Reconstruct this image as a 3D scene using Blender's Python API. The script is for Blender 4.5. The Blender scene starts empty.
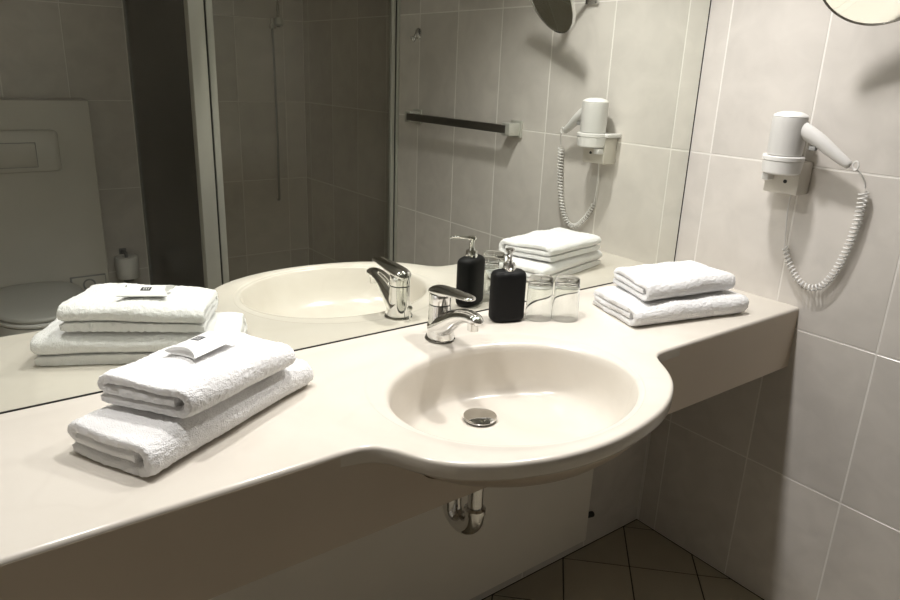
import bpy, bmesh, math, random
from mathutils import Vector, Matrix, noise
random.seed(7)
S = bpy.context.scene
COL = S.collection
PI = math.pi

# ------------------------------------------------------------------ camera, world, exposure
cd = bpy.data.cameras.new('camera'); cam = bpy.data.objects.new('camera', cd); COL.objects.link(cam)
cam.location = (-1.7196, -1.1816, 1.3805)
cam.rotation_euler = (1.2561, -0.0376, -0.6406)
cd.sensor_width = 36; cd.lens = 701.88 * 36 / 900; cd.clip_start = 0.02
S.camera = cam
w = bpy.data.worlds.new('world'); S.world = w; w.use_nodes = True
w.node_tree.nodes['Background'].inputs[0].default_value = (0.02, 0.02, 0.02, 1)
vs = S.view_settings
vs.view_transform = 'Standard'; vs.look = 'None'; vs.gamma = 1; vs.use_curve_mapping = False
vs.exposure = 0.0
LAMP_WATTS = (25.5, 30.0, 38.0)      # left, middle, right lamp
LAMP_COLOR = (1.0, 0.97, 0.94)
S.cycles.max_bounces = 14; S.cycles.diffuse_bounces = 6; S.cycles.glossy_bounces = 8
S.cycles.transmission_bounces = 10; S.cycles.transparent_max_bounces = 16

# ------------------------------------------------------------------ room constants (metres)
H = 0.85            # counter height
ROOM_X = -2.40      # left wall
ROOM_Y = -2.42      # wall opposite the mirror
CEIL = 2.40
TW, TH = 0.2551, 0.4023   # wall tile pitch

# ------------------------------------------------------------------ materials
def nmat(name):
    m = bpy.data.materials.new(name); m.use_nodes = True
    nt = m.node_tree
    return m, nt, nt.nodes, nt.links, nt.nodes['Principled BSDF']

def simple(name, col, rough=0.5, metal=0.0, spec=0.5, bump=None, var=None, coat=0.0, emis=None, sheen=0):
    m, nt, N, L, b = nmat(name)
    b.inputs['Base Color'].default_value = (*col, 1)
    b.inputs['Roughness'].default_value = rough
    b.inputs['Metallic'].default_value = metal
    b.inputs['Specular IOR Level'].default_value = spec
    b.inputs['Coat Weight'].default_value = coat
    if sheen:
        b.inputs['Sheen Weight'].default_value = sheen; b.inputs['Sheen Roughness'].default_value = .6
    if emis:
        b.inputs['Emission Color'].default_value = (*emis[0], 1); b.inputs['Emission Strength'].default_value = emis[1]
    tc = N.new('ShaderNodeTexCoord')
    if bump:
        sc, st, dist = bump
        n = N.new('ShaderNodeTexNoise'); n.inputs['Scale'].default_value = sc; n.inputs['Detail'].default_value = 4
        bp = N.new('ShaderNodeBump'); bp.inputs['Strength'].default_value = st; bp.inputs['Distance'].default_value = dist
        L.new(tc.outputs['Object'], n.inputs['Vector']); L.new(n.outputs['Fac'], bp.inputs['Height']); L.new(bp.outputs['Normal'], b.inputs['Normal'])
    if var:
        sc, amt = var
        n = N.new('ShaderNodeTexNoise'); n.inputs['Scale'].default_value = sc; n.inputs['Detail'].default_value = 6
        r = N.new('ShaderNodeValToRGB')
        r.color_ramp.elements[0].position = .3; r.color_ramp.elements[1].position = .7
        r.color_ramp.elements[0].color = (*[c * (1 - amt) for c in col], 1); r.color_ramp.elements[1].color = (*[min(1, c * (1 + amt)) for c in col], 1)
        L.new(tc.outputs['Object'], n.inputs['Vector']); L.new(n.outputs['Fac'], r.inputs['Fac']); L.new(r.outputs['Color'], b.inputs['Base Color'])
    return m

def tile_material(name, col, rough, streak=True, amt=.05, rand=.05):
    """glazed tile: cloudy vertical veining, tile to tile variation, a gently wavy glaze"""
    m, nt, N, L, b = nmat(name)
    b.inputs['Roughness'].default_value = rough
    tc = N.new('ShaderNodeTexCoord'); mp = N.new('ShaderNodeMapping'); oi = N.new('ShaderNodeObjectInfo')
    mp.inputs['Scale'].default_value = (12, 12, 1.6) if streak else (5, 5, 5)
    L.new(tc.outputs['Object'], mp.inputs['Vector'])
    addv = N.new('ShaderNodeVectorMath'); addv.operation = 'ADD'
    mulr = N.new('ShaderNodeMath'); mulr.operation = 'MULTIPLY'; mulr.inputs[1].default_value = 31.0
    L.new(oi.outputs['Random'], mulr.inputs[0]); L.new(mp.outputs['Vector'], addv.inputs[0]); L.new(mulr.outputs[0], addv.inputs[1])
    n = N.new('ShaderNodeTexNoise'); n.inputs['Scale'].default_value = 1.0; n.inputs['Detail'].default_value = 5; n.inputs['Distortion'].default_value = .6
    L.new(addv.outputs[0], n.inputs['Vector'])
    r = N.new('ShaderNodeValToRGB'); e = r.color_ramp.elements
    e[0].position = .32; e[1].position = .68
    e[0].color = (*[c * (1 - amt) for c in col], 1); e[1].color = (*[c * (1 + amt) for c in col], 1)
    L.new(n.outputs['Fac'], r.inputs['Fac'])
    hs = N.new('ShaderNodeHueSaturation')
    mr = N.new('ShaderNodeMapRange'); mr.inputs['To Min'].default_value = 1 - rand; mr.inputs['To Max'].default_value = 1 + rand
    L.new(oi.outputs['Random'], mr.inputs['Value']); L.new(mr.outputs['Result'], hs.inputs['Value']); L.new(r.outputs['Color'], hs.inputs['Color'])
    L.new(hs.outputs['Color'], b.inputs['Base Color'])
    n2 = N.new('ShaderNodeTexNoise'); n2.inputs['Scale'].default_value = 11; n2.inputs['Detail'].default_value = 2
    L.new(tc.outputs['Object'], n2.inputs['Vector'])
    bp = N.new('ShaderNodeBump'); bp.inputs['Strength'].default_value = .25; bp.inputs['Distance'].default_value = .002
    L.new(n2.outputs['Fac'], bp.inputs['Height']); L.new(bp.outputs['Normal'], b.inputs['Normal'])
    return m

def marble_material():
    m, nt, N, L, b = nmat('cream_cast_marble')
    b.inputs['Roughness'].default_value = .2
    tc = N.new('ShaderNodeTexCoord')
    n = N.new('ShaderNodeTexNoise'); n.inputs['Scale'].default_value = 3.2; n.inputs['Detail'].default_value = 6; n.inputs['Distortion'].default_value = 1.2
    L.new(tc.outputs['Object'], n.inputs['Vector'])
    r = N.new('ShaderNodeValToRGB'); e = r.color_ramp.elements
    e[0].position = .3; e[0].color = (.63, .585, .515, 1); e[1].position = .7; e[1].color = (.69, .65, .585, 1)
    L.new(n.outputs['Fac'], r.inputs['Fac'])
    # thin grey veins
    n2 = N.new('ShaderNodeTexNoise'); n2.inputs['Scale'].default_value = 1.7; n2.inputs['Detail'].default_value = 3; n2.inputs['Distortion'].default_value = .8
    L.new(tc.outputs['Object'], n2.inputs['Vector'])
    r2 = N.new('ShaderNodeValToRGB'); q = r2.color_ramp.elements
    q[0].position = .485; q[0].color = (0, 0, 0, 1); q[1].position = .5; q[1].color = (.12, .12, .12, 1)
    q3 = q.new(.515); q3.color = (0, 0, 0, 1)
    L.new(n2.outputs['Fac'], r2.inputs['Fac'])
    mx = N.new('ShaderNodeMix'); mx.data_type = 'RGBA'
    L.new(r2.outputs['Color'], mx.inputs['Factor']); L.new(r.outputs['Color'], mx.inputs['A']); mx.inputs['B'].default_value = (.55, .50, .44, 1)
    L.new(mx.outputs['Result'], b.inputs['Base Color'])
    return m

def towel_material():
    m, nt, N, L, b = nmat('white_terry_cloth')
    b.inputs['Base Color'].default_value = (.86, .855, .855, 1); b.inputs['Roughness'].default_value = .95
    b.inputs['Specular IOR Level'].default_value = .1
    b.inputs['Sheen Weight'].default_value = .25; b.inputs['Sheen Roughness'].default_value = .5
    tc = N.new('ShaderNodeTexCoord')
    v = N.new('ShaderNodeTexVoronoi'); v.inputs['Scale'].default_value = 480
    n = N.new('ShaderNodeTexNoise'); n.inputs['Scale'].default_value = 420; n.inputs['Detail'].default_value = 5
    L.new(tc.outputs['Object'], v.inputs['Vector']); L.new(tc.outputs['Object'], n.inputs['Vector'])
    ad = N.new('ShaderNodeMath'); ad.operation = 'ADD'
    L.new(v.outputs['Distance'], ad.inputs[0]); L.new(n.outputs['Fac'], ad.inputs[1])
    bp = N.new('ShaderNodeBump'); bp.inputs['Strength'].default_value = .5; bp.inputs['Distance'].default_value = .0025
    L.new(ad.outputs[0], bp.inputs['Height']); L.new(bp.outputs['Normal'], b.inputs['Normal'])
    return m

def glass_pane(name, tint, refl=.06):
    m = bpy.data.materials.new(name); m.use_nodes = True
    nt = m.node_tree; N = nt.nodes; L = nt.links; N.clear()
    o = N.new('ShaderNodeOutputMaterial'); t = N.new('ShaderNodeBsdfTransparent'); g = N.new('ShaderNodeBsdfGlossy'); mx = N.new('ShaderNodeMixShader')
    lw = N.new('ShaderNodeFresnel'); lw.inputs['IOR'].default_value = 1.45
    t.inputs[0].default_value = (*tint, 1); g.inputs['Roughness'].default_value = .22
    g.inputs[0].default_value = (.9, .9, .9, 1)
    L.new(lw.outputs[0], mx.inputs[0]); L.new(t.outputs[0], mx.inputs[1]); L.new(g.outputs[0], mx.inputs[2]); L.new(mx.outputs[0], o.inputs[0])
    return m

M = {}
M['tile'] = tile_material('greige_wall_tile', (.66, .625, .583), .22)
M['grout'] = simple('pale_wall_grout', (.80, .775, .735), .85, bump=(300, .3, .001))
M['floor_tile'] = tile_material('beige_floor_tile', (.40, .355, .27), .35, streak=False)
M['floor_grout'] = simple('dark_floor_grout', (.06, .053, .04), .9)
M['ceiling'] = simple('white_ceiling_paint', (.72, .71, .68), .9, bump=(60, .1, .002))
M['marble'] = marble_material()
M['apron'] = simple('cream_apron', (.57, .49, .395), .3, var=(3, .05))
M['towel'] = towel_material()
M['chrome'] = simple('polished_chrome', (.78, .78, .77), .06, 1.0)
M['satin'] = simple('brushed_steel', (.55, .54, .50), .3, 1.0)
M['dark_satin'] = simple('dark_brushed_steel', (.25, .24, .22), .35, 1.0)
M['alu'] = simple('satin_aluminium', (.62, .62, .57), .38, .6)
M['black'] = simple('matt_black_rubberised', (.004, .004, .004), .6, spec=.22, bump=(500, .15, .0005))
M['rubber'] = simple('dark_rubber', (.02, .02, .018), .6)
M['seam'] = simple('dark_seam', (.012, .012, .012), .6)
M['white_plastic'] = simple('white_plastic', (.72, .71, .69), .3)
M['cream_plastic'] = simple('yellowed_cream_plastic', (.62, .585, .52), .4)
M['pale_grey_plastic'] = simple('pale_grey_plastic', (.60, .59, .57), .35)
M['grey_plastic'] = simple('grey_plastic', (.3, .3, .29), .4)
M['lid'] = simple('grey_white_lid_plastic', (.52, .52, .49), .35)
M['ceramic'] = simple('white_ceramic', (.74, .74, .72), .12)
M['panel'] = simple('white_coated_panel', (.82, .78, .70), .4, var=(4, .03))
M['paper'] = simple('white_card', (.82, .82, .81), .55)
M['ink'] = simple('dark_navy_ink', (.012, .014, .022), .5)
M['tissue'] = simple('white_tissue', (.78, .77, .74), .95, bump=(150, .3, .002))
M['box_panel'] = simple('pale_panel', (.56, .54, .49), .3, var=(5, .04))
m, nt, N, L, b = nmat('mirror_silver')
b.inputs['Base Color'].default_value = (.86, .88, .83, 1); b.inputs['Metallic'].default_value = 1; b.inputs['Roughness'].default_value = 0.0
M['mirror'] = m
m, nt, N, L, b = nmat('clear_tumbler_glass')
b.inputs['Base Color'].default_value = (.97, .98, .97, 1); b.inputs['Roughness'].default_value = 0.0
b.inputs['Transmission Weight'].default_value = 1; b.inputs['IOR'].default_value = 1.45
M['glass'] = m
M['shower_glass'] = glass_pane('grey_shower_glass', (.93, .92, .895))
M['lamp'] = simple('lit_lamp_lens', (.9, .9, .9), .4, emis=(LAMP_COLOR, 12.0))

# ------------------------------------------------------------------ object helpers
ORIGIN = {}
def setp(o, label=None, cat=None, group=None, kind=None):
    if label: o['label'] = label
    if cat: o['category'] = cat
    if group: o['group'] = group
    if kind: o['kind'] = kind
    return o

def thing(name, loc, label, cat, group=None):
    o = bpy.data.objects.new(name, None); COL.objects.link(o)
    o.location = loc; o.empty_display_size = .03
    ORIGIN[o.name] = Vector(loc)
    return setp(o, label, cat, group)

def obj(name, geo, mat, parent=None, origin=None, smooth=True, angle=38, label=None):
    """geo = (verts, faces) in world coordinates"""
    v, f = geo
    org = ORIGIN[parent.name] if parent else Vector(origin or (0, 0, 0))
    me = bpy.data.meshes.new(name)
    me.from_pydata([tuple(Vector(p) - org) for p in v], [], f)
    bm = bmesh.new(); bm.from_mesh(me); bmesh.ops.recalc_face_normals(bm, faces=bm.faces); bm.to_mesh(me); bm.free()
    me.polygons.foreach_set('use_smooth', [smooth] * len(me.polygons))
    if smooth: me.set_sharp_from_angle(angle=math.radians(angle))
    me.materials.append(mat); me.update()
    o = bpy.data.objects.new(name, me); COL.objects.link(o)
    if parent: o.parent = parent
    else: o.location = org
    ORIGIN[o.name] = org
    if label: o['label'] = label
    return o

def copy_tree(o, delta, parent=None):
    c = o.copy(); COL.objects.link(c)
    if parent is None: c.location = Vector(o.location) + Vector(delta)
    else: c.parent = parent
    for ch in list(o.children): copy_tree(ch, delta, c)
    return c

# ------------------------------------------------------------------ geometry helpers
def join(*gs):
    V, F = [], []
    for v, f in gs:
        k = len(V); V += [Vector(p) for p in v]; F += [tuple(i + k for i in q) for q in f]
    return V, F

def xf(g, mat): return [mat @ Vector(p) for p in g[0]], g[1]

def box(x0, x1, y0, y1, z0, z1, r=0.0, seg=2):
    bm = bmesh.new(); bmesh.ops.create_cube(bm, size=1)
    for v in bm.verts:
        v.co = Vector(((x0 + x1) / 2 + v.co.x * (x1 - x0), (y0 + y1) / 2 + v.co.y * (y1 - y0), (z0 + z1) / 2 + v.co.z * (z1 - z0)))
    if r > 0: bmesh.ops.bevel(bm, geom=list(bm.edges), offset=r, segments=seg, profile=.5, affect='EDGES')
    bm.verts.index_update()
    g = [v.co.copy() for v in bm.verts], [tuple(v.index for v in f.verts) for f in bm.faces]
    bm.free(); return g

def loft(rings, cap0=True, cap1=True, closed=True):
    n = len(rings[0]); V = [Vector(p) for r in rings for p in r]; F = []
    for i in range(len(rings) - 1):
        for j in range(n if closed else n - 1):
            a = i * n + j; b = i * n + (j + 1) % n
            F.append((a, b, b + n, a + n))
    if cap0: F.append(tuple(reversed(range(n))))
    if cap1: F.append(tuple(range((len(rings) - 1) * n, len(rings) * n)))
    return V, F

def lathe(prof, c=(0, 0, 0), n=32, cap0=True, cap1=True, sx=1, sy=1, rot=0):
    rings = []
    for r, z in prof:
        ring = []
        for k in range(n):
            a = 2 * PI * k / n; x, y = r * math.cos(a) * sx, r * math.sin(a) * sy
            ring.append(Vector((c[0] + x * math.cos(rot) - y * math.sin(rot), c[1] + x * math.sin(rot) + y * math.cos(rot), c[2] + z)))
        rings.append(ring)
    return loft(rings, cap0, cap1)

def frames(pts):
    P = [Vector(p) for p in pts]; T = []
    for i in range(len(P)):
        a = P[max(0, i - 1)]; b = P[min(len(P) - 1, i + 1)]; T.append((b - a).normalized())
    up = Vector((0, 0, 1)) if abs(T[0].z) < .9 else Vector((1, 0, 0))
    u = (up - T[0] * up.dot(T[0])).normalized(); U = [u]
    for i in range(1, len(P)):
        u = (U[-1] - T[i] * U[-1].dot(T[i])).normalized(); U.append(u)
    return P, T, U

def tube(pts, rad, n=12, cap=True, rad2=None):
    """sweep; rad in the 'up' direction, rad2 sideways"""
    P, T, U = frames(pts); rings = []
    for i in range(len(P)):
        r = rad[i] if isinstance(rad, (list, tuple)) else rad
        s = r if rad2 is None else (rad2[i] if isinstance(rad2, (list, tuple)) else rad2)
        W = T[i].cross(U[i])
        rings.append([P[i] + U[i] * (r * math.cos(2 * PI * k / n)) + W * (s * math.sin(2 * PI * k / n)) for k in range(n)])
    return loft(rings, cap, cap)

def smooth_path(pts, per=8):
    P = [Vector(p) for p in pts]; out = []
    for i in range(len(P) - 1):
        p0 = P[max(i - 1, 0)]; p1 = P[i]; p2 = P[i + 1]; p3 = P[min(i + 2, len(P) - 1)]
        for k in range(per):
            t = k / per
            out.append(.5 * ((2 * p1) + (p2 - p0) * t + (2 * p0 - 5 * p1 + 4 * p2 - p3) * t * t + (3 * p1 - p0 - 3 * p2 + p3) * t ** 3))
    out.append(P[-1]); return out

def interp(vals, per=8):
    return [v.x for v in smooth_path([(a, 0, 0) for a in vals], per)]

def prism(poly, axis_from, axis_to, plane):
    """extrude polygon [(a,b)]: plane 'xy' -> z, 'yz' -> x, 'xz' -> y"""
    def mk(a, b, t): return Vector({'xy': (a, b, t), 'yz': (t, a, b), 'xz': (a, t, b)}[plane])
    return loft([[mk(a, b, axis_from) for a, b in poly], [mk(a, b, axis_to) for a, b in poly]])

# ------------------------------------------------------------------ the room: floor, walls, ceiling
def slab(name, g, mat): return setp(obj(name, g, mat, smooth=False), kind='structure')
TILE_MESH = {}
def tile_mesh(wd, ht, depth, gap, ch, mat):
    key = (round(wd, 4), round(ht, 4), mat.name)
    if key in TILE_MESH: return TILE_MESH[key]
    a, b = wd / 2 - gap / 2, ht / 2 - gap / 2
    v = []
    for (p, q, z) in ((a, b, 0), (a, b, depth - ch), (a - ch, b - ch, depth)):
        v += [(-p, -q, z), (p, -q, z), (p, q, z), (-p, q, z)]
    f = [(8, 9, 10, 11)]
    for k in range(2):
        for j in range(4):
            f.append((k * 4 + j, k * 4 + (j + 1) % 4, k * 4 + 4 + (j + 1) % 4, k * 4 + 4 + j))
    me = bpy.data.meshes.new('tile'); me.from_pydata(v, [], f); me.materials.append(mat); me.update()
    TILE_MESH[key] = me
    return me

def cuts(lo, hi, off, pitch):
    k = math.ceil((lo - off) / pitch + 1e-6); c = [lo]
    while off + k * pitch < hi - 1e-4:
        if off + k * pitch - c[-1] > .012: c.append(off + k * pitch)
        k += 1
    c.append(hi); return c

def tile_wall(wall, axes, us, zs, depth=.008, skip=None):
    """axes = matrix columns (u direction, up, outward normal) and the plane point"""
    U, W, Nn, O = axes
    rot = Matrix((U, W, Nn)).transposed().to_4x4()
    for i in range(len(us) - 1):
        for j in range(len(zs) - 1):
            uc, zc = (us[i] + us[i + 1]) / 2, (zs[j] + zs[j + 1]) / 2
            if skip and skip(uc, zc): continue
            me = tile_mesh(us[i + 1] - us[i], zs[j + 1] - zs[j], depth, .0042, .0007, M['tile'])
            o = bpy.data.objects.new('tile', me); COL.objects.link(o)
            o.parent = wall
            p = Vector(O) + Vector(U) * uc + Vector(W) * zc
            o.matrix_local = Matrix.Translation(p) @ rot
ZS = cuts(0, CEIL, 1.1955 - 3 * TH, TH)
D_ = .008
# floor
fl = slab('floor', box(ROOM_X - .1, .1, ROOM_Y - .1, .1, -.1, -.0025), M['floor_grout'])
PITCH = .2775 / math.sqrt(2)
def clip(poly, ax, lim, sgn):
    out = []
    for i in range(len(poly)):
        a, b = poly[i], poly[(i + 1) % len(poly)]
        da, db = sgn * (a[ax] - lim), sgn * (b[ax] - lim)
        if da >= 0: out.append(a)
        if da * db < 0:
            t = da / (da - db); out.append((a[0] + (b[0] - a[0]) * t, a[1] + (b[1] - a[1]) * t))
    return out
full_me = {}
for i in range(-14, 14):
    for j in range(-20, 8):
        # cell between diagonals  x-y = -.072 + .2775 i   and   x+y = -.341 + .2775 j
        d = .2775; s0, s1 = -.072 + d * i + .003, -.072 + d * (i + 1) - .003; t0, t1 = -.341 + d * j + .003, -.341 + d * (j + 1) - .003
        poly = [((s + t) / 2, (t - s) / 2) for s, t in ((s0, t0), (s1, t0), (s1, t1), (s0, t1))]
        n0 = len(poly); orig = poly
        poly = clip(clip(clip(clip(poly, 0, ROOM_X + .003, 1), 0, -.003, -1), 1, ROOM_Y + .003, 1), 1, .003, -1)
        if len(poly) < 3: continue
        cx = sum(p[0] for p in poly) / len(poly); cy = sum(p[1] for p in poly) / len(poly)
        area = abs(sum(poly[k][0] * poly[(k + 1) % len(poly)][1] - poly[(k + 1) % len(poly)][0] * poly[k][1] for k in range(len(poly)))) / 2
        if area < 2e-4: continue
        key = 'full' if len(poly) == 4 and area > .03684 else None
        if key and key in full_me: me = full_me[key]
        else:
            n = len(poly); ins = .985
            v = [(x - cx, y - cy, -.004) for x, y in poly] + [(x - cx, y - cy, -.001) for x, y in poly] + [((x - cx) * ins, (y - cy) * ins, 0) for x, y in poly]
            f = [tuple(range(2 * n, 3 * n))]
            for k in range(2):
                for q in range(n): f.append((k * n + q, k * n + (q + 1) % n, (k + 1) * n + (q + 1) % n, (k + 1) * n + q))
            me = bpy.data.meshes.new('tile'); me.from_pydata(v, [], f); me.materials.append(M['floor_tile'])
            bm = bmesh.new(); bm.from_mesh(me); bmesh.ops.recalc_face_normals(bm, faces=bm.faces); bm.to_mesh(me); bm.free()
            if key: full_me[key] = me
        o = bpy.data.objects.new('tile', me); COL.objects.link(o); o.parent = fl; o.location = (cx, cy, 0)
# walls (tile faces lie on the room planes, grout 2 mm behind)
wr = slab('wall_right', box(.0007, .1, ROOM_Y - .1, .1, 0, CEIL), M['grout'])
tile_wall(wr, ((0, -1, 0), (0, 0, 1), (-1, 0, 0), (D_, 0, 0)), cuts(.0, -ROOM_Y, .0637, TW), ZS)
wb = slab('wall_back', box(ROOM_X, 0.0007, .0067, .1, 0, CEIL), M['grout'])
tile_wall(wb, ((1, 0, 0), (0, 0, 1), (0, -1, 0), (0, .006 + D_, 0)), cuts(ROOM_X, 0, 0, TW), ZS, skip=lambda u, z: .9 < z < 1.9)
wf = slab('wall_front', box(ROOM_X, .0015, ROOM_Y - .1, ROOM_Y - .0007, 0, CEIL), M['grout'])
tile_wall(wf, ((-1, 0, 0), (0, 0, 1), (0, 1, 0), (0, ROOM_Y - D_, 0)), cuts(0, -ROOM_X, 1.13, TW), ZS)
wl = slab('wall_left', box(ROOM_X - .1, ROOM_X - .0007, ROOM_Y - .1, .1, 0, CEIL), M['grout'])
tile_wall(wl, ((0, 1, 0), (0, 0, 1), (1, 0, 0), (ROOM_X - D_, 0, 0)), cuts(ROOM_Y, 0, 0, TW), ZS)
slab('ceiling', box(ROOM_X - .1, .1, ROOM_Y - .1, .1, CEIL, CEIL + .1), M['ceiling'])

# ------------------------------------------------------------------ light board above the mirror with three downlights (the light of the room)
LZ = 2.06
t = thing('light_board', (-1.2, 0, LZ), 'white board above the mirror that carries the downlights', 'light board')
obj('board', box(ROOM_X + .001, -.001, -.36, .005, LZ + .0005, LZ + .045, .003), M['ceiling'], t)
def downlight(x, y, watts, label):
    t = thing('downlight', (x, y, LZ), label, 'lamp', 'downlights above the mirror')
    prof = [(.050, -.001), (.070, -.001), (.073, -.006), (.068, -.010), (.052, -.010), (.048, -.004)]
    obj('trim_ring', lathe(prof + [prof[0]], (x, y, LZ), 36, False, False), M['white_plastic'], t)
    obj('lamp_lens', lathe([(.0485, -.0015), (.0485, -.0030), (.03, -.0038), (.001, -.004)], (x, y, LZ), 32), M['lamp'], t)
    ld = bpy.data.lights.new('spot', 'SPOT'); ld.energy = watts; ld.color = LAMP_COLOR
    ld.spot_size = math.radians(128); ld.spot_blend = .9; ld.shadow_soft_size = .04
    lo = bpy.data.objects.new('spot', ld); COL.objects.link(lo); lo.parent = t; lo.location = (0, 0, -.05)
    return t
downlight(-1.55, -.24, LAMP_WATTS[0], 'round downlight above the stacked towels with the packet')
downlight(-1.02, -.24, LAMP_WATTS[1], 'round downlight above the wash basin')
downlight(-.45, -.24, LAMP_WATTS[2], 'round downlight above the towels near the hair dryer')

# ------------------------------------------------------------------ wall mirror
t = thing('wall_mirror', (-1.2, 0, H), 'large frameless wall mirror above the counter', 'mirror')
obj('mirror_glass', box(ROOM_X + .02, -.004, 0, .0055, H + .0068, 1.95), M['mirror'], t, smooth=False)
obj('edge_seam', join(box(ROOM_X + .02, -.001, -.0006, .0055, H + .0036, H + .0066), box(-.0039, -.0008, -.0006, .0055, H + .0068, 1.95)), M['seam'], t, smooth=False, label='thin dark seam along the mirror edge')

# ------------------------------------------------------------------ counter with basin
BC = (-.918, -.338); BA, BB = .240, .196      # basin rim ellipse
DR = (-.904, -.228)                            # drain
edge_pts = [(0, -.3786), (-.2, -.3786), (-.40, -.3786), (-.50, -.379), (-.548, -.380), (-.572, -.386), (-.590, -.402), (-.619, -.444), (-.648, -.477), (-.683, -.505), (-.728, -.531), (-.778, -.551),
            (-.838, -.565), (-.899, -.573), (-.945, -.574), (-.984, -.571), (-1.035, -.562), (-1.079, -.548), (-1.118, -.531), (-1.153, -.509), (-1.176, -.490), (-1.195, -.468), (-1.210, -.443), (-1.223, -.417),
            (-1.238, -.396), (-1.258, -.384), (-1.285, -.3795), (-1.34, -.3786), (-1.6, -.3786), (-2.0, -.3786), (ROOM_X, -.3786)]
EDGE = [(p.x, p.y) for p in smooth_path([(a, b, 0) for a, b in edge_pts], 5)]
# outward normals of the front outline
EN = []
for i in range(len(EDGE)):
    a = EDGE[max(0, i - 1)]; b = EDGE[min(len(EDGE) - 1, i + 1)]
    tx, ty = b[0] - a[0], b[1] - a[1]; l = math.hypot(tx, ty); EN.append((-ty / l, tx / l))
EN[0] = EN[-1] = (0, -1)
def edge_ring(off, z): return [Vector((p[0] + n[0] * off, p[1] + n[1] * off, z)) for p, n in zip(EDGE, EN)]
def ell(c, a, b, z, n=96): return [Vector((c[0] + a * math.cos(2 * PI * k / n), c[1] + b * math.sin(2 * PI * k / n), z)) for k in range(n)]
def counter_geo():
    r = .007; T = .030
    bm = bmesh.new()
    outer = edge_ring(-r, H)
    V1 = [bm.verts.new(p) for p in outer] + [bm.verts.new((ROOM_X, -.0008, H)), bm.verts.new((0, -.0008, H))]
    E = [bm.edges.new((V1[i], V1[(i + 1) % len(V1)])) for i in range(len(V1))]
    RC = (-.918, -.312); RA, RB = .266, .236
    hole = ell(RC, RA, RB, H)
    V2 = [bm.verts.new(p) for p in hole]
    E += [bm.edges.new((V2[i], V2[(i + 1) % len(V2)])) for i in range(len(V2))]
    bmesh.ops.triangle_fill(bm, edges=E, use_beauty=True, use_dissolve=False)
    bm.verts.index_update()
    top = [v.co.copy() for v in bm.verts], [tuple(v.index for v in f.verts) for f in bm.faces]
    bm.free()
    # rounded front edge
    prof = [(-r, H)] + [(-r + r * math.sin(a * PI / 2 / 5), H - r + r * math.cos(a * PI / 2 / 5)) for a in range(1, 6)]
    prof += [(0, H - T + .006), (-.002, H - T + .002), (-.006, H - T), (-.03, H - T)]
    nose = loft([edge_ring(o, z) for o, z in prof], False, False, closed=False)
    # faint dished ring, rounded lip and bowl
    rings = [hole]
    def mixr(k, dz):
        c = (RC[0] + (BC[0] - RC[0]) * k, RC[1] + (BC[1] - RC[1]) * k)
        return ell(c, RA + (BA - RA) * k, RB + (BB - RB) * k, H - dz)
    for k, dz in ((.05, .0006), (.12, .0016), (.22, .0022), (.5, .0024), (.72, .0027), (.88, .0042), (.97, .0075)): rings.append(mixr(k, dz))
    for s, dz, k in ((.990, .013, .0), (.978, .024, .02), (.962, .040, .05), (.942, .058, .09), (.915, .076, .14), (.875, .092, .21), (.815, .104, .30), (.735, .112, .42), (.64, .1165, .55), (.52, .119, .70), (.39, .121, .84), (.27, .1225, .94), (.16, .124, 1.0), (.09, .125, 1.0)):
        c = (BC[0] + (DR[0] - BC[0]) * k, BC[1] + (DR[1] - BC[1]) * k)
        rings.append(ell(c, BA * s, BB * s, H - dz))
    bowl = loft(rings, False, True)
    cove = loft([[Vector((ROOM_X, y, z)), Vector((0, y, z))] for y, z in ((-.020, H), (-.014, H + .0004), (-.009, H + .0013), (-.005, H + .0026), (-.0025, H + .0036), (-.0004, H + .0036), (-.0004, H))], False, False, closed=False)
    return join(top, nose, bowl, cove)
t = thing('vanity_counter', (-1.0, -.2, .69), 'long cream marble-look counter with an integrated oval basin, below the mirror', 'counter')
g = counter_geo()
bm = bmesh.new()
vv = [bm.verts.new(p) for p in g[0]]
for f in g[1]: bm.faces.new([vv[i] for i in f])
bmesh.ops.remove_doubles(bm, verts=bm.verts, dist=.00005)
bm.verts.index_update()
g = [v.co.copy() for v in bm.verts], [tuple(v.index for v in f.verts) for f in bm.faces]; bm.free()
ct = obj('countertop', g, M['marble'], t, angle=50)
ap = [(-.0005, .690), (-.0005, H - .0075)]
notch = [(.270, .0076), (.262, .030), (.252, .055), (.238, .078), (.218, .097), (.19, .111), (.15, .121), (.1, .127), (0, .131)]
ap += [(BC[0] + o_, H - d_) for o_, d_ in notch] + [(BC[0] - o_, H - d_) for o_, d_ in reversed(notch[:-1])]
ap += [(ROOM_X, H - .0075), (ROOM_X, .690)]
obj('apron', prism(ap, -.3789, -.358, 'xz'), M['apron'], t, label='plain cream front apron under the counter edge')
# basin underside
rings = []
for s, dz, k in ((1.16, .028, 0), (1.13, .042, 0), (1.08, .062, .04), (1.0, .086, .12), (.88, .106, .25), (.72, .121, .42), (.5, .131, .6), (.3, .137, .85), (.14, .140, 1)):
    c = (BC[0] + (DR[0] - BC[0]) * k, BC[1] + (DR[1] - BC[1]) * k)
    rings.append(ell(c, BA * s, BB * s, H - dz, 64))
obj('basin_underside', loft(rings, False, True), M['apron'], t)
st = obj('drain_stopper', lathe([(.004, -.004), (.0325, -.004), (.0345, 0), (.033, .0025), (.024, .0048), (.012, .006), (.001, .0064)], (DR[0], DR[1], H - .117), 40), M['chrome'], t, label='round chrome pop-up drain stopper')
obj('stopper_seal', lathe([(.031, -.0055), (.031, -.0015), (.026, -.0015), (.026, -.0055), (.031, -.0055)], (DR[0], DR[1], H - .1175), 32, False, False), M['rubber'], st)

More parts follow.
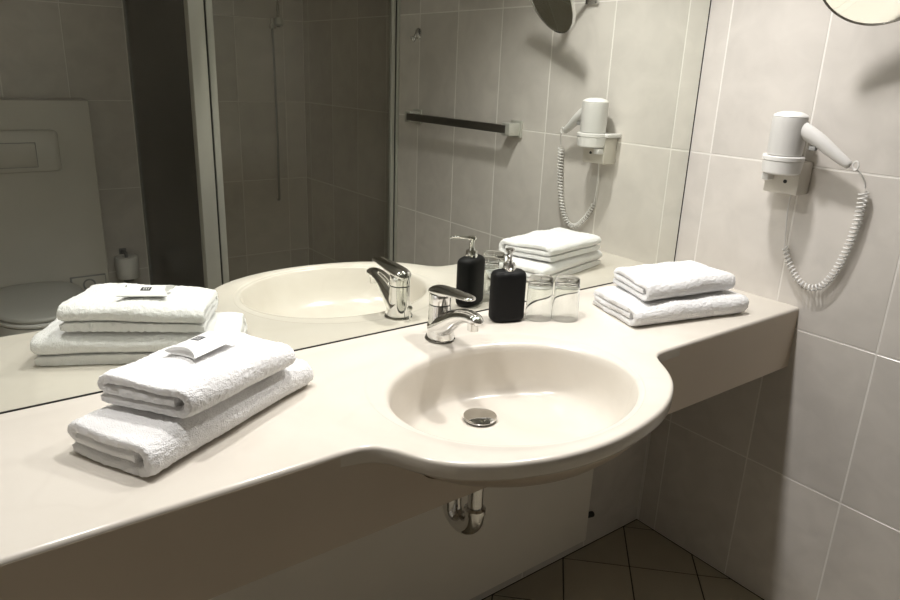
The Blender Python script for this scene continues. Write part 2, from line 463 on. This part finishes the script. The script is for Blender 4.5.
# ------------------------------------------------------------------ chrome trap under the basin
t = thing('sink_trap', (DR[0], DR[1], .5), 'chrome bottle-neck drain pipe and bend hanging under the basin', 'pipe')
px, py = DR
obj('tailpipe', lathe([(.016, 0), (.016, .2192)], (px, py, .490), 24), M['chrome'], t)
obj('slip_nut', lathe([(.018, 0), (.0235, .003), (.0235, .014), (.019, .018)], (px, py, .508), 12), M['chrome'], t)
ub = [(px, py, .515), (px, py, .50)]
dirx, diry = -.12, .993
for k in range(1, 12):
    a = PI * k / 12
    ub.append((px + dirx * (.034 - .034 * math.cos(a)), py + diry * (.034 - .034 * math.cos(a)), .500 - .034 * math.sin(a)))
ub += [(px + dirx * .068, py + diry * .068, .53), (px + dirx * .068, py + diry * .068, .57)]
obj('bend', tube(ub, .0205, 20), M['chrome'], t)
ex, ey = px + dirx * .068, py + diry * .068
obj('outlet_pipe', tube(smooth_path([(ex, ey, .56), (ex, ey, .59), (ex, ey + .02, .615), (ex, ey + .06, .62), (ex, .006, .62)], 6), .016, 18), M['chrome'], t)
obj('wall_flange', xf(lathe([(.032, 0), (.032, .004), (.018, .012)], (0, 0, 0), 24), Matrix.Translation((ex, .004, .62)) @ Matrix.Rotation(PI / 2, 4, 'X')), M['chrome'], t)

# ------------------------------------------------------------------ white panel low on the back wall
t = thing('wall_panel', (-.95, 0, .08), 'plain white panel mounted low on the wall under the basin', 'panel')
obj('panel_board', box(-1.62, -.312, -.047, -.027, .080, .62, .003), M['panel'], t)
for xx in (-.40, -1.5): obj('spacer', box(xx - .02, xx + .02, -.027, .006, .2, .5), M['panel'], t)
obj('peg', tube([(-.34, -.016, .150), (-.258, -.016, .132)], .009, 12), M['rubber'], t, label='dark peg poking out beside the panel')

# ------------------------------------------------------------------ basin mixer tap
fx, fy = -.900, -.080
t = thing('faucet', (fx, fy, H), 'chrome single-lever mixer tap at the back of the basin', 'tap')
obj('base_ring', lathe([(.031, .0002), (.0325, .002), (.0305, .005)], (fx, fy, H), 40), M['chrome'], t)
rings = []
for z, r, dy, sx in ((.004, .0300, -.002, .95), (.012, .0292, -.002, .95), (.025, .0275, -.001, .95), (.04, .0255, .001, .96), (.055, .0240, .003, .98), (.0735, .0228, .004, 1)):
    rings.append([Vector((fx + r * sx * math.cos(2 * PI * k / 40), fy + dy + r * math.sin(2 * PI * k / 40), H + z)) for k in range(40)])
obj('body', loft(rings), M['chrome'], t)
sp = smooth_path([(fx, fy + .006, H + .020), (fx, fy - .022, H + .040), (fx, fy - .055, H + .062), (fx, fy - .085, H + .0735), (fx, fy - .110, H + .0755), (fx, fy - .125, H + .0715), (fx, fy - .1295, H + .067)], 6)
obj('spout', tube(sp, interp([.0270, .0235, .0175, .0135, .0115, .0085, .002], 6), 28, True, interp([.0275, .0255, .0215, .0185, .0165, .011, .003], 6)), M['chrome'], t)
obj('aerator', lathe([(.0095, 0), (.0115, .001), (.0115, .016), (.009, .018)], (fx, fy - .108, H + .051), 28), M['chrome'], t)
obj('joint_ring', lathe([(.0210, .0730), (.0210, .0765)], (fx, fy + .004, H), 36), M['rubber'], t)
# lever: a domed head drawn out forwards into a flat visor
rings = []
for z, r in ((.076, .0226), (.082, .0230), (.090, .0230), (.097, .0222)):
    rings.append([Vector((fx + r * math.cos(2 * PI * k / 40), fy + .004 + r * math.sin(2 * PI * k / 40), H + z)) for k in range(40)])
obj('lever_head', loft(rings), M['chrome'], t)
lv = smooth_path([(fx, fy + .0285, H + .091), (fx, fy + .022, H + .099), (fx, fy + .006, H + .1025), (fx, fy - .020, H + .1060), (fx, fy - .048, H + .1095), (fx, fy - .073, H + .1115), (fx, fy - .092, H + .1120), (fx, fy - .100, H + .1115), (fx, fy - .1025, H + .111)], 5)
obj('lever', tube(lv, interp([.003, .009, .0115, .0100, .0072, .0054, .0044, .003, .001], 5), 28, True, interp([.008, .0180, .0222, .0220, .0205, .0185, .0155, .0095, .002], 5)), M['chrome'], t)
obj('pull_rod', join(lathe([(.0022, 0), (.0022, .024)], (fx + .004, fy + .040, H), 10), lathe([(.002, .022), (.0055, .025), (.0062, .030), (.004, .034), (.001, .035)], (fx + .004, fy + .040, H), 16)), M['chrome'], t)

# ------------------------------------------------------------------ soap dispenser
dx, dy = -.706, -.067
t = thing('soap_dispenser', (dx, dy, H), 'matt black soap dispenser with chrome pump beside the tap', 'soap dispenser')
th = math.radians(-19.5); A_, B_ = .0400, .0245
def bottle_ring(inset, z, n=48):
    out = []; a, b = A_ - inset, B_ - inset; e = 2 / 2.9
    for k in range(n):
        q = 2 * PI * k / n; c, s = math.cos(q), math.sin(q)
        x = math.copysign(abs(c) ** e, c) * a; y = math.copysign(abs(s) ** e, s) * b
        out.append(Vector((dx + x * math.cos(th) - y * math.sin(th), dy + x * math.sin(th) + y * math.cos(th), H + z)))
    return out
rb = .012
rings = [bottle_ring(rb * .95, .0003)] + [bottle_ring(rb * (1 - math.sin(q * PI / 12)), rb * (1 - math.cos(q * PI / 12)) + .0003) for q in range(1, 7)]
rings += [bottle_ring(0, .05), bottle_ring(0, .1)]
rings += [bottle_ring(.0145 * (1 - math.cos(q * PI / 12)), .104 + .0145 * math.sin(q * PI / 12)) for q in range(1, 7)]
rings += [bottle_ring(.0165, .119)]
obj('bottle', loft(rings), M['black'], t, angle=60)
obj('collar', lathe([(.0135, .1165), (.0148, .1175), (.0148, .1225), (.0135, .1235), (.0135, .1325), (.0125, .134), (.0075, .1345), (.007, .139)], (dx, dy, H), 32), M['chrome'], t)
obj('pump_stem', lathe([(.0055, .138), (.0055, .157), (.0095, .1585), (.0100, .161), (.0100, .165), (.0085, .1672), (.001, .168)], (dx, dy, H), 24), M['chrome'], t)
nd = Vector((-.70, -.714, 0))
p0 = Vector((dx, dy, H + .1625))
obj('nozzle', tube(smooth_path([p0 - nd * .009, p0 + nd * .012, p0 + nd * .034, p0 + nd * .047 - Vector((0, 0, .0015)), p0 + nd * .051 - Vector((0, 0, .006))], 5), interp([.0032, .0034, .003, .0028, .0024], 5), 14, True, interp([.0052, .0055, .0045, .0036, .0026], 5)), M['chrome'], t)

# ------------------------------------------------------------------ two upturned tumblers
def tumbler(x, y, label):
    prof = [(.0305, .0004), (.0308, .002), (.0296, .05), (.0282, .088), (.0272, .0955), (.0245, .0985), (.001, .0988)]
    inner = [(.001, .0865), (.020, .086), (.0258, .083), (.0274, .074), (.0284, .05), (.0297, .002), (.0299, .0006)]
    g = lathe(prof + inner + [prof[0]], (x, y, H), 48, False, False)
    return setp(obj('drinking_glass', g, M['glass'], None, (x, y, H), angle=60), label, 'glass', 'upturned glasses beside the soap dispenser')
g1 = tumbler(-.631, -.094, 'clear tumbler upside down, next to the black soap dispenser')
g2 = g1.copy(); COL.objects.link(g2); g2.location = (-.5815, -.1290, H)
g2['label'] = 'clear tumbler upside down, on the side of the folded towels'

# ------------------------------------------------------------------ folded towels
def towel(name, front_left, ang, length, width, height, z0, label, group, seed, tail=0.0, sag=0.0, shear=0.0, slope=0.0, tilt=0.0):
    """strip of cloth rolled flat into four layers; local x along the fold, local y towards the back"""
    t = height / 3.0; hw = t * .5
    path = []
    W = width; Rbig = (height - t) / 2; zc = height / 2
    path += [(W + tail, hw), (W * .8, hw), (W * .5, hw), (W * .25, hw)]
    for k in range(0, 9):
        a = -PI / 2 - PI * k / 8
        path.append((Rbig + hw + Rbig * math.cos(a), zc + Rbig * math.sin(a)))
    path += [(W * .3, height - hw), (W * .55, height - hw), (W * .8, height - hw)]
    r2 = t / 2
    for k in range(0, 6):
        a = PI / 2 - PI * k / 5
        path.append((W - r2 * 2 + r2 * 1.5 * math.cos(a), height - hw - r2 + r2 * math.sin(a)))
    path += [(W * .7, height - hw - t), (W * .5, height - hw - t), (W * .3, height - hw - t), (Rbig + hw * 1.6, height - hw - t)]
    P = [Vector((a, b, 0)) for a, b in path]
    # resample finely
    Q = smooth_path([(a, b, 0) for a, b in path], 6)
    n = len(Q)
    nrm = []
    for i in range(n):
        d = (Q[min(n - 1, i + 1)] - Q[max(0, i - 1)]).normalized(); nrm.append(Vector((-d.y, d.x, 0)))
    K = 110; rings = []
    for k in range(K + 1):
        u = k / K; x = u * length
        e = min(u, 1 - u) * length
        thin = .31 + .18 * math.sqrt(min(1, e / .012))          # half thickness factor, softened at the selvedge
        ring = []
        for side in (1, -1):
            rng = range(n) if side == 1 else range(n - 1, -1, -1)
            for i in rng:
                p = Q[i] + nrm[i] * (side * t * thin)
                ring.append((x, p.x, p.y))
        rings.append(ring)
    m = len(rings[0]); V = []
    ca, sa = math.cos(ang), math.sin(ang)
    for ring in rings:
        for (x, y, z) in ring:
            nz = noise.noise_vector(Vector((x * 14 + seed, y * 14, z * 30)))
            fz = noise.noise_vector(Vector((x * 210 + seed, y * 210, z * 210)))
            taper = z / height
            x2 = x + shear * y * (1 - x / length) + nz.x * .004 + fz.x * .0013
            y2 = y + nz.y * .003 + fz.y * .0013
            edge = abs(x / length - .5) * 2
            back = max(0, (y / width - .6) / .4)
            z2 = z * (1 - slope * x / length) - tilt * x + (nz.z * .0050 + .0022 - sag * edge ** 3 - sag * .5 * back ** 2) * taper + fz.z * .0016
            z2 = z2 if tilt else max(z2, .0006)
            V.append(Vector((front_left[0] + x2 * ca - y2 * sa, front_left[1] + x2 * sa + y2 * ca, z0 + z2)))
    F = []
    for i in range(K):
        for j in range(m):
            a = i * m + j; b = i * m + (j + 1) % m; F.append((a, b, b + m, a + m))
    for base in (0, K * m):                                # end faces: quads across the thickness
        for i in range(n - 1): F.append((base + i, base + i + 1, base + m - 2 - i, base + m - 1 - i))
    o = obj(name, (V, F), M['towel'], None, (front_left[0], front_left[1], z0), angle=70)
    return setp(o, label, 'towel', group)
LA = math.atan2(.162, .315)
towel('folded_towel', (-1.536, -.318), LA, .350, .156, .056, H + .0004, 'larger white towel folded flat on the counter under the towel with the packet', 'folded white towels', 3.1, 0, .004, 0, .14)
towel('folded_towel', (-1.473, -.296), LA + .02, .230, .156, .050, H + .0620, 'smaller white terry towel with the white packet lying on it', 'folded white towels', 11.7, 0, .004, -.12, .14, .022)
RA_ = math.radians(-13)
towel('folded_towel', (-.501, -.266), RA_, .338, .183, .046, H + .0004, 'larger white towel folded flat, lower one of the stack near the hair dryer', 'folded white towels', 23.3, 0, .004, .08)
towel('folded_towel', (-.458, -.260), RA_ + .06, .276, .160, .041, H + .0525, 'smaller white towel on top of the stack near the hair dryer', 'folded white towels', 37.9, 0, .003, .20)

# ------------------------------------------------------------------ little pillow packet on the left towels
pc = Vector((-1.413, -.158, H + .1105))
t = thing('soap_packet', pc, 'small white pillow-shaped packet with a dark printed square, lying on the left towels', 'packet')
L_, Wd, th_ = .093, .060, .0075
rings = []; nn = 25
ang = LA + .03; cA, sA = math.cos(ang), math.sin(ang)
def ploc(x, y, z):
    return Vector((pc.x + x * cA - y * sA, pc.y + x * sA + y * cA, pc.z + z))
V, F = [], []
NX, NY = 16, 12
for side in (1, -1):
    for i in range(NX + 1):
        for j in range(NY + 1):
            v = j / NY * 2 - 1; y = v * Wd / 2
            inset = .012 * (1 - v * v)                    # concave curved ends
            x = (i / NX * 2 - 1) * (L_ / 2 - inset)
            z = side * th_ * math.sqrt(max(0, 1 - v * v)) ** 1.2
            V.append(ploc(x, y, th_ + z))
def gi(s, i, j): return s * (NX + 1) * (NY + 1) + i * (NY + 1) + j
for s in (0, 1):
    for i in range(NX):
        for j in range(NY): F.append((gi(s, i, j), gi(s, i + 1, j), gi(s, i + 1, j + 1), gi(s, i, j + 1)))
obj('packet_sleeve', (V, F), M['paper'], t, angle=60)
for s_ in (-1, 1):                                        # tucked-in end flaps
    V, F = [], []; k0 = 0
    for j in range(NY + 1):
        v = j / NY * 2 - 1; y = v * Wd / 2; zz = th_ * math.sqrt(max(0, 1 - v * v)) ** 1.2
        x = s_ * (L_ / 2 - .012 * (1 - v * v) - .0004)
        V += [ploc(x, y, th_ - zz), ploc(x - s_ * .004 * (1 - v * v), y, th_), ploc(x, y, th_ + zz)]
    for j in range(NY):
        for q in range(2): F.append((k0 + j * 3 + q, k0 + j * 3 + 3 + q, k0 + j * 3 + 4 + q, k0 + j * 3 + 1 + q))
    obj('end_flap', (V, F), M['paper'], t)
def on_sleeve(x, y, lift):
    v = y / (Wd / 2); return ploc(x, y, th_ + th_ * math.sqrt(max(0, 1 - v * v)) ** 1.2 + lift)
def patch(x0, x1, y0, y1, lift, n=6):
    V = [on_sleeve(x0 + (x1 - x0) * i, y0 + (y1 - y0) * j / n, lift) for i in (0, 1) for j in range(n + 1)]
    return V, [(j, j + 1, n + 2 + j, n + 1 + j) for j in range(n)]
lg = obj('printed_mark', patch(-.006, .012, .001, .0175, .0003), M['ink'], t, label='small dark printed square')
strokes = [(-.0042, -.0031, .0040, .0135), (-.0031, -.0008, .0124, .0135), (-.0031, -.0010, .0083, .0093), (-.0031, -.0008, .0040, .0050), (.0006, .0016, .0040, .0135), (.0016, .0034, .0124, .0135), (.0046, .0058, .0040, .0135)]
obj('printed_letters', join(*[patch(a + .0025, b + .0025, c, d, .0006, 3) for a, b, c, d in strokes]), M['paper'], lg)

# ------------------------------------------------------------------ hair dryer holder + dryer
bx, by = -.066, -.303
t = thing('dryer_holder', (0, by, 1.13), 'cream wall box with a ring shelf that holds the hair dryer', 'holder')
obj('wall_box', box(-.056, -.0005, -.345, -.258, 1.130, 1.2085, .004), M['cream_plastic'], t)
obj('ring_shelf', join(lathe([(.044, 0), (.0465, .002), (.0465, .010), (.044, .012)], (bx, by, 1.209), 44), box(-.062, -.0006, by - .004, by + .058, 1.2095, 1.2205, .003)), M['white_plastic'], t)
obj('cup', lathe([(.036, 0), (.043, .004), (.0455, .031)], (bx, by, 1.178), 40), M['white_plastic'], t)
obj('switch_button', box(-.080, -.05, -.281, -.262, 1.160, 1.1765, .003), M['white_plastic'], t)
obj('screw_dot', xf(lathe([(.0045, 0), (.0045, .0015)], (0, 0, 0), 16), Matrix.Translation((-.0558, -.312, 1.160)) @ Matrix.Rotation(-PI / 2, 4, 'Y')), M['rubber'], t)
t = thing('hair_dryer', (bx, by, 1.2212), 'white hair dryer hanging in its wall holder, with a coiled cord', 'hair dryer')
obj('barrel', lathe([(.036, .0005), (.0385, .002), (.0395, .03), (.0395, .075), (.039, .086), (.0385, .0885)], (bx, by, 1.221), 44), M['pale_grey_plastic'], t)
obj('end_cap', lathe([(.038, .0885), (.0390, .090), (.037, .0935), (.029, .098), (.018, .1008), (.001, .1018)], (bx, by, 1.221), 44), M['white_plastic'], t)
hv = smooth_path([(bx, by - .018, 1.290), (bx + .004, by - .041, 1.279), (bx + .010, by - .071, 1.262), (bx + .018, by - .106, 1.237), (bx + .025, by - .136, 1.216), (bx + .026, by - .142, 1.212)], 5)
obj('handle', tube(hv, interp([.0185, .0180, .0165, .0138, .0108, .006], 5), 24, True, interp([.017, .0165, .015, .0125, .010, .005], 5)), M['white_plastic'], t)
obj('trigger', box(bx, bx + .012, by - .070, by - .054, 1.2385, 1.2495, .002), M['grey_plastic'], t)
e0 = Vector((bx + .027, by - .144, 1.211))
loop = [e0 + Vector((0, -.004 + .010 * math.cos(a) * .6 - .006, .003 + .010 * math.sin(a))) for a in [2 * PI * k / 16 for k in range(17)]]
obj('hanging_loop', tube(loop, .0018, 8, False), M['white_plastic'], t)
# cord: a lead from the handle, a spring coil hanging in a U, a thin lead up to the box
lead = smooth_path([(bx + .026, by - .142, 1.211), (bx + .032, -.466, 1.200), (bx + .042, -.476, 1.182), (-.020, -.479, 1.166)], 6)
cp = smooth_path([(-.018, -.477, 1.158), (-.016, -.477, 1.12), (-.015, -.474, 1.07), (-.015, -.464, 1.01), (-.015, -.450, .962), (-.015, -.432, .928), (-.015, -.407, .911), (-.015, -.378, .916), (-.014, -.352, .940), (-.013, -.332, .968), (-.012, -.319, .995)], 40)
CP, CT, CU = frames(cp)
tot = [0]
for i in range(1, len(CP)): tot.append(tot[-1] + (CP[i] - CP[i - 1]).length)
helix = []; turns = 40
NS = turns * 12
k = 0
for s in range(NS + 1):
    d = tot[-1] * s / NS
    while k < len(tot) - 2 and tot[k + 1] < d: k += 1
    f_ = (d - tot[k]) / max(1e-9, tot[k + 1] - tot[k]); p = CP[k].lerp(CP[k + 1], f_)
    Wv = CT[k].cross(CU[k]); a = 2 * PI * turns * s / NS; q = s / NS
    r = .0088 - .0028 * q
    helix.append(p + (CU[k] * math.cos(a) + Wv * math.sin(a)) * r)
lead2 = smooth_path([(-.013, -.319, .995), (-.012, -.317, 1.005), (-.012, -.313, 1.04), (-.014, -.310, 1.08), (-.016, -.311, 1.1296)], 6)
cord = obj('cord', join(tube(lead, .0022, 8), tube(helix, .0021, 6), tube(lead2, .0016, 8)), M['white_plastic'], t, angle=60, label='white coiled cord hanging in a loop')

# ------------------------------------------------------------------ round shaving mirror on its arm
mc = Vector((-.133, -.462, 1.603)); R_ = .113
a_, p_ = math.radians(194.3), math.radians(-30.5)
nv = Vector((math.cos(p_) * math.cos(a_), math.cos(p_) * math.sin(a_), math.sin(p_)))
Rm = Matrix.Translation(mc) @ nv.to_track_quat('Z', 'Y').to_matrix().to_4x4()
t = thing('magnifying_mirror', (0, -.41, 1.62), 'round chrome-rimmed magnifying mirror on a wall arm above the hair dryer', 'mirror')
rim = [(R_ - .004, .004), (R_ - .001, .0055), (R_, 0), (R_ - .001, -.006), (R_ - .006, -.009), (R_ - .007, -.004), (R_ - .006, .002), (R_ - .004, .004)]
obj('rim', xf(lathe(rim, (0, 0, 0), 72, False, False), Rm), M['chrome'], t)
fc = [(R_ - .0045, .003)] + [((R_ - .0045) * (1 - k / 10) + 1e-4, .003 - .003 * (1 - (1 - k / 10) ** 2)) for k in range(1, 11)]
obj('mirror_face', xf(lathe(fc, (0, 0, 0), 72, False, True), Rm), M['mirror'], t)
obj('back_shell', xf(lathe([(R_ - .006, -.008), (R_ - .02, -.014), (R_ - .06, -.020), (.001, -.022)], (0, 0, 0), 48, False, True), Rm), M['chrome'], t)
bk = mc - nv * .022
obj('joint', xf(lathe([(.011, 0), (.013, .01), (.010, .024)], (0, 0, -.044), 20), Rm), M['chrome'], t)
b2 = mc - nv * .042
obj('arm', tube(smooth_path([b2, b2 + Vector((.012, .010, .006)), (-.06, -.425, 1.632), (-.03, -.41, 1.632)], 6), .007, 14), M['chrome'], t)
obj('wall_plate', join(box(-.010, -.0005, -.435, -.385, 1.590, 1.674, .003), box(-.038, -.008, -.420, -.400, 1.615, 1.649, .004)), M['chrome'], t)

# ------------------------------------------------------------------ towel bar and hook on the right wall
t = thing('towel_bar', (0, -1.04, 1.17), 'chrome towel bar on the right wall, seen in the mirror', 'towel bar')
for yy in (-.715, -1.335):
    obj('bracket', join(box(-.010, -.0005, yy - .030, yy + .030, 1.166, 1.226, .004), box(-.058, -.008, yy - .022, yy + .022, 1.174, 1.218, .004)), M['alu'], t)
obj('rail', box(-.060, -.046, -1.340, -.712, 1.181, 1.211, .005), M['dark_satin'], t)
t = thing('robe_hook', (0, -1.345, 1.50), 'small chrome robe hook above the towel bar', 'hook')
obj('hook_plate', xf(lathe([(.022, 0), (.022, .004), (.014, .008)], (0, 0, 0), 24), Matrix.Translation((-.0005, -1.345, 1.522)) @ Matrix.Rotation(-PI / 2, 4, 'Y')), M['chrome'], t)
obj('prong', tube(smooth_path([(-.004, -1.345, 1.522), (-.016, -1.345, 1.514), (-.023, -1.345, 1.496), (-.030, -1.345, 1.497), (-.033, -1.345, 1.510)], 5), .007, 14), M['chrome'], t)

# ------------------------------------------------------------------ shower cabin in the far corner
SX, SY = -.858, -1.49
SH = 1.95
t = thing('shower_cabin', (SX / 2, (SY + ROOM_Y) / 2, 0), 'corner shower cabin with grey glass panels and aluminium frame', 'shower')
obj('corner_post', box(SX - .022, SX + .034, SY - .040, SY + .006, .13, SH, .003), M['alu'], t)
obj('post_groove', box(SX + .0345, SX + .0405, SY - .030, SY + .001, .13, SH), M['rubber'], t)
obj('door_stile', box(SX + .041, SX + .066, SY - .026, SY + .004, .14, SH - .03, .003), M['alu'], t)
obj('door_stile', box(-.040, -.022, SY - .026, SY + .004, .14, SH - .03, .003), M['alu'], t)
obj('wall_profile', box(-.016, -.0005, SY - .034, SY + .006, .13, SH, .003), M['alu'], t)
obj('post_groove', box(-.0215, -.0165, SY - .030, SY + .001, .13, SH), M['rubber'], t)
obj('wall_profile', box(SX - .014, SX + .006, ROOM_Y + .0005, ROOM_Y + .034, .13, SH, .003), M['grey_plastic'], t)
obj('top_rail', join(box(SX + .034, -.016, SY - .030, SY + .004, SH - .028, SH, .002), box(SX - .018, SX + .006, ROOM_Y + .034, SY - .04, SH - .028, SH, .002)), M['alu'], t)
obj('bottom_rail', join(box(SX + .034, -.016, SY - .030, SY + .004, .130, .150, .002), box(SX - .018, SX + .006, ROOM_Y + .034, SY - .04, .130, .155, .002)), M['alu'], t)
obj('door_glass', box(SX + .066, -.040, SY - .013, SY - .008, .152, SH - .030), M['shower_glass'], t, smooth=False)
obj('side_glass', box(SX - .009, SX - .004, ROOM_Y + .034, SY - .040, .156, SH - .030), M['shower_glass'], t, smooth=False)
tray = join(box(SX - .035, -.0005, ROOM_Y + .0005, SY + .02, .0005, .10, .008), box(SX - .035, SX + .03, ROOM_Y + .0005, SY + .02, .09, .129, .006), box(SX - .035, -.0005, SY - .045, SY + .02, .09, .129, .006))
obj('shower_tray', tray, M['ceramic'], t)
t = thing('shower_hose_set', (-.17, ROOM_Y, .7), 'chrome shower rail with bracket and hanging hose inside the shower', 'shower rail')
obj('rail', lathe([(.008, 0), (.008, .62)], (-.155, ROOM_Y + .045, 1.56), 16), M['chrome'], t)
obj('bracket', join(tube([(-.155, ROOM_Y + .001, 1.585), (-.155, ROOM_Y + .045, 1.585)], .016, 16), lathe([(.018, 0), (.024, .01), (.018, .04)], (-.155, ROOM_Y + .05, 1.565), 18)), M['alu'], t)
obj('bracket', tube([(-.155, ROOM_Y + .001, 2.15), (-.155, ROOM_Y + .045, 2.15)], .014, 16), M['chrome'], t)
obj('hose', tube(smooth_path([(-.19, ROOM_Y + .05, 1.56), (-.184, ROOM_Y + .045, 1.3), (-.180, ROOM_Y + .04, 1.0), (-.181, ROOM_Y + .038, .80), (-.180, ROOM_Y + .036, .71), (-.176, ROOM_Y + .022, .685), (-.174, ROOM_Y + .003, .682)], 8), .006, 10), M['grey_plastic'], t)
obj('hand_shower', join(tube([(-.19, ROOM_Y + .05, 1.55), (-.19, ROOM_Y + .055, 1.60)], .012, 14), lathe([(.010, 0), (.018, .004), (.018, .024), (.010, .028)], (-.19, ROOM_Y + .055, 1.548), 16)), M['chrome'], t)

# ------------------------------------------------------------------ toilet corner on the wall opposite
BXF = -2.25
wbx = slab('wall_cistern_boxing', box(-1.71, -1.088, ROOM_Y + .0005, BXF, .0005, 1.205, .004), M['box_panel'])
t = thing('flush_plate', (-1.40, BXF, .91), 'wide pale flush plate with a rectangular button on the cistern boxing', 'flush plate')
def rrect(x0, x1, z0, z1, r, n=6):
    out = []
    for cx_, cz_, a0 in ((x1 - r, z1 - r, 0), (x0 + r, z1 - r, 90), (x0 + r, z0 + r, 180), (x1 - r, z0 + r, 270)):
        out += [(cx_ + r * math.cos(math.radians(a0 + 90 * k / n)), cz_ + r * math.sin(math.radians(a0 + 90 * k / n))) for k in range(n + 1)]
    return out
obj('plate', loft([[Vector((a, y, b)) for a, b in rrect(-1.575 + i, -1.225 - i, .912 + i, 1.085 - i, .022)] for y, i in ((BXF + .0005, 0), (BXF + .008, 0), (BXF + .012, .004))]), M['box_panel'], t)
obj('button_gap', box(-1.488, -1.312, BXF + .012, BXF + .0126, .932, 1.035), M['grey_plastic'], t, smooth=False)
obj('button', box(-1.485, -1.315, BXF + .0126, BXF + .0155, .935, 1.032, .002), M['box_panel'], t)
t = thing('wall_socket', (-1.175, BXF, .36), 'square wall socket low on the cistern boxing', 'socket')
obj('frame', box(-1.252, -1.104, BXF + .0005, BXF + .008, .352, .437, .003), M['grey_plastic'], t)
obj('plate', box(-1.244, -1.108, BXF + .008, BXF + .0105, .358, .431, .002), M['box_panel'], t)
obj('socket_ring', xf(lathe([(.020, 0), (.024, .003), (.026, .003), (.028, 0)], (0, 0, 0), 32, False, False), Matrix.Translation((-1.176, BXF + .0105, .395)) @ Matrix.Rotation(-PI / 2, 4, 'X')), M['grey_plastic'], t)
t = thing('toilet_roll', (-.985, ROOM_Y, .36), 'white toilet roll on a holder between the boxing and the shower', 'toilet roll')
cxr, cyr = -.985, ROOM_Y + .07
obj('roll', lathe([(.021, .0), (.050, .0), (.052, .003), (.052, .100), (.050, .103), (.021, .103), (.021, 0)], (cxr, cyr, .375), 32, False, False), M['tissue'], t)
obj('holder', join(lathe([(.007, 0), (.007, .138)], (cxr, cyr, .36), 14), tube([(cxr, ROOM_Y + .0005, .490), (cxr, cyr, .490)], .007, 12), lathe([(.022, 0), (.024, .006), (.010, .012)], (cxr, cyr, .355), 20), box(cxr - .016, cxr + .016, ROOM_Y + .0005, ROOM_Y + .006, .476, .504, .002)), M['grey_plastic'], t)
# wall-hung toilet
t = thing('toilet', (-1.42, BXF, .05), 'white wall-hung toilet with closed lid, at the left edge of the mirror image', 'toilet')
TX = -1.42
def toilet_ring(wd, front, back, z, n=40):
    out = []
    for k in range(n):
        a = 2 * PI * k / n; c, s = math.cos(a), math.sin(a)
        e = .62 if s < 0 else .9
        y = (front if s > 0 else back) * abs(s) ** e * (1 if s > 0 else -1)
        out.append(Vector((TX + wd * math.copysign(abs(c) ** .9, c), -2.045 + y, z)))
    return out
obj('bowl', loft([toilet_ring(.09, .08, .2045, .06), toilet_ring(.12, .16, .2045, .10), toilet_ring(.15, .23, .2045, .18), toilet_ring(.172, .29, .2045, .28), toilet_ring(.18, .315, .2045, .36), toilet_ring(.18, .318, .2045, .392)]), M['ceramic'], t, angle=60)
obj('seat', loft([toilet_ring(.179, .318, .19, .395), toilet_ring(.184, .324, .195, .399), toilet_ring(.184, .324, .195, .411), toilet_ring(.180, .319, .19, .414)]), M['ceramic'], t, angle=60)
obj('lid', loft([toilet_ring(.180, .320, .195, .417), toilet_ring(.185, .326, .20, .421), toilet_ring(.185, .326, .20, .430), toilet_ring(.176, .316, .19, .437), toilet_ring(.12, .24, .14, .443), toilet_ring(.03, .06, .03, .445)]), M['lid'], t, angle=60)
for xx in (-.07, .07): obj('hinge', tube([(TX + xx - .015, -2.225, .425), (TX + xx + .015, -2.225, .425)], .010, 14), M['chrome'], t)
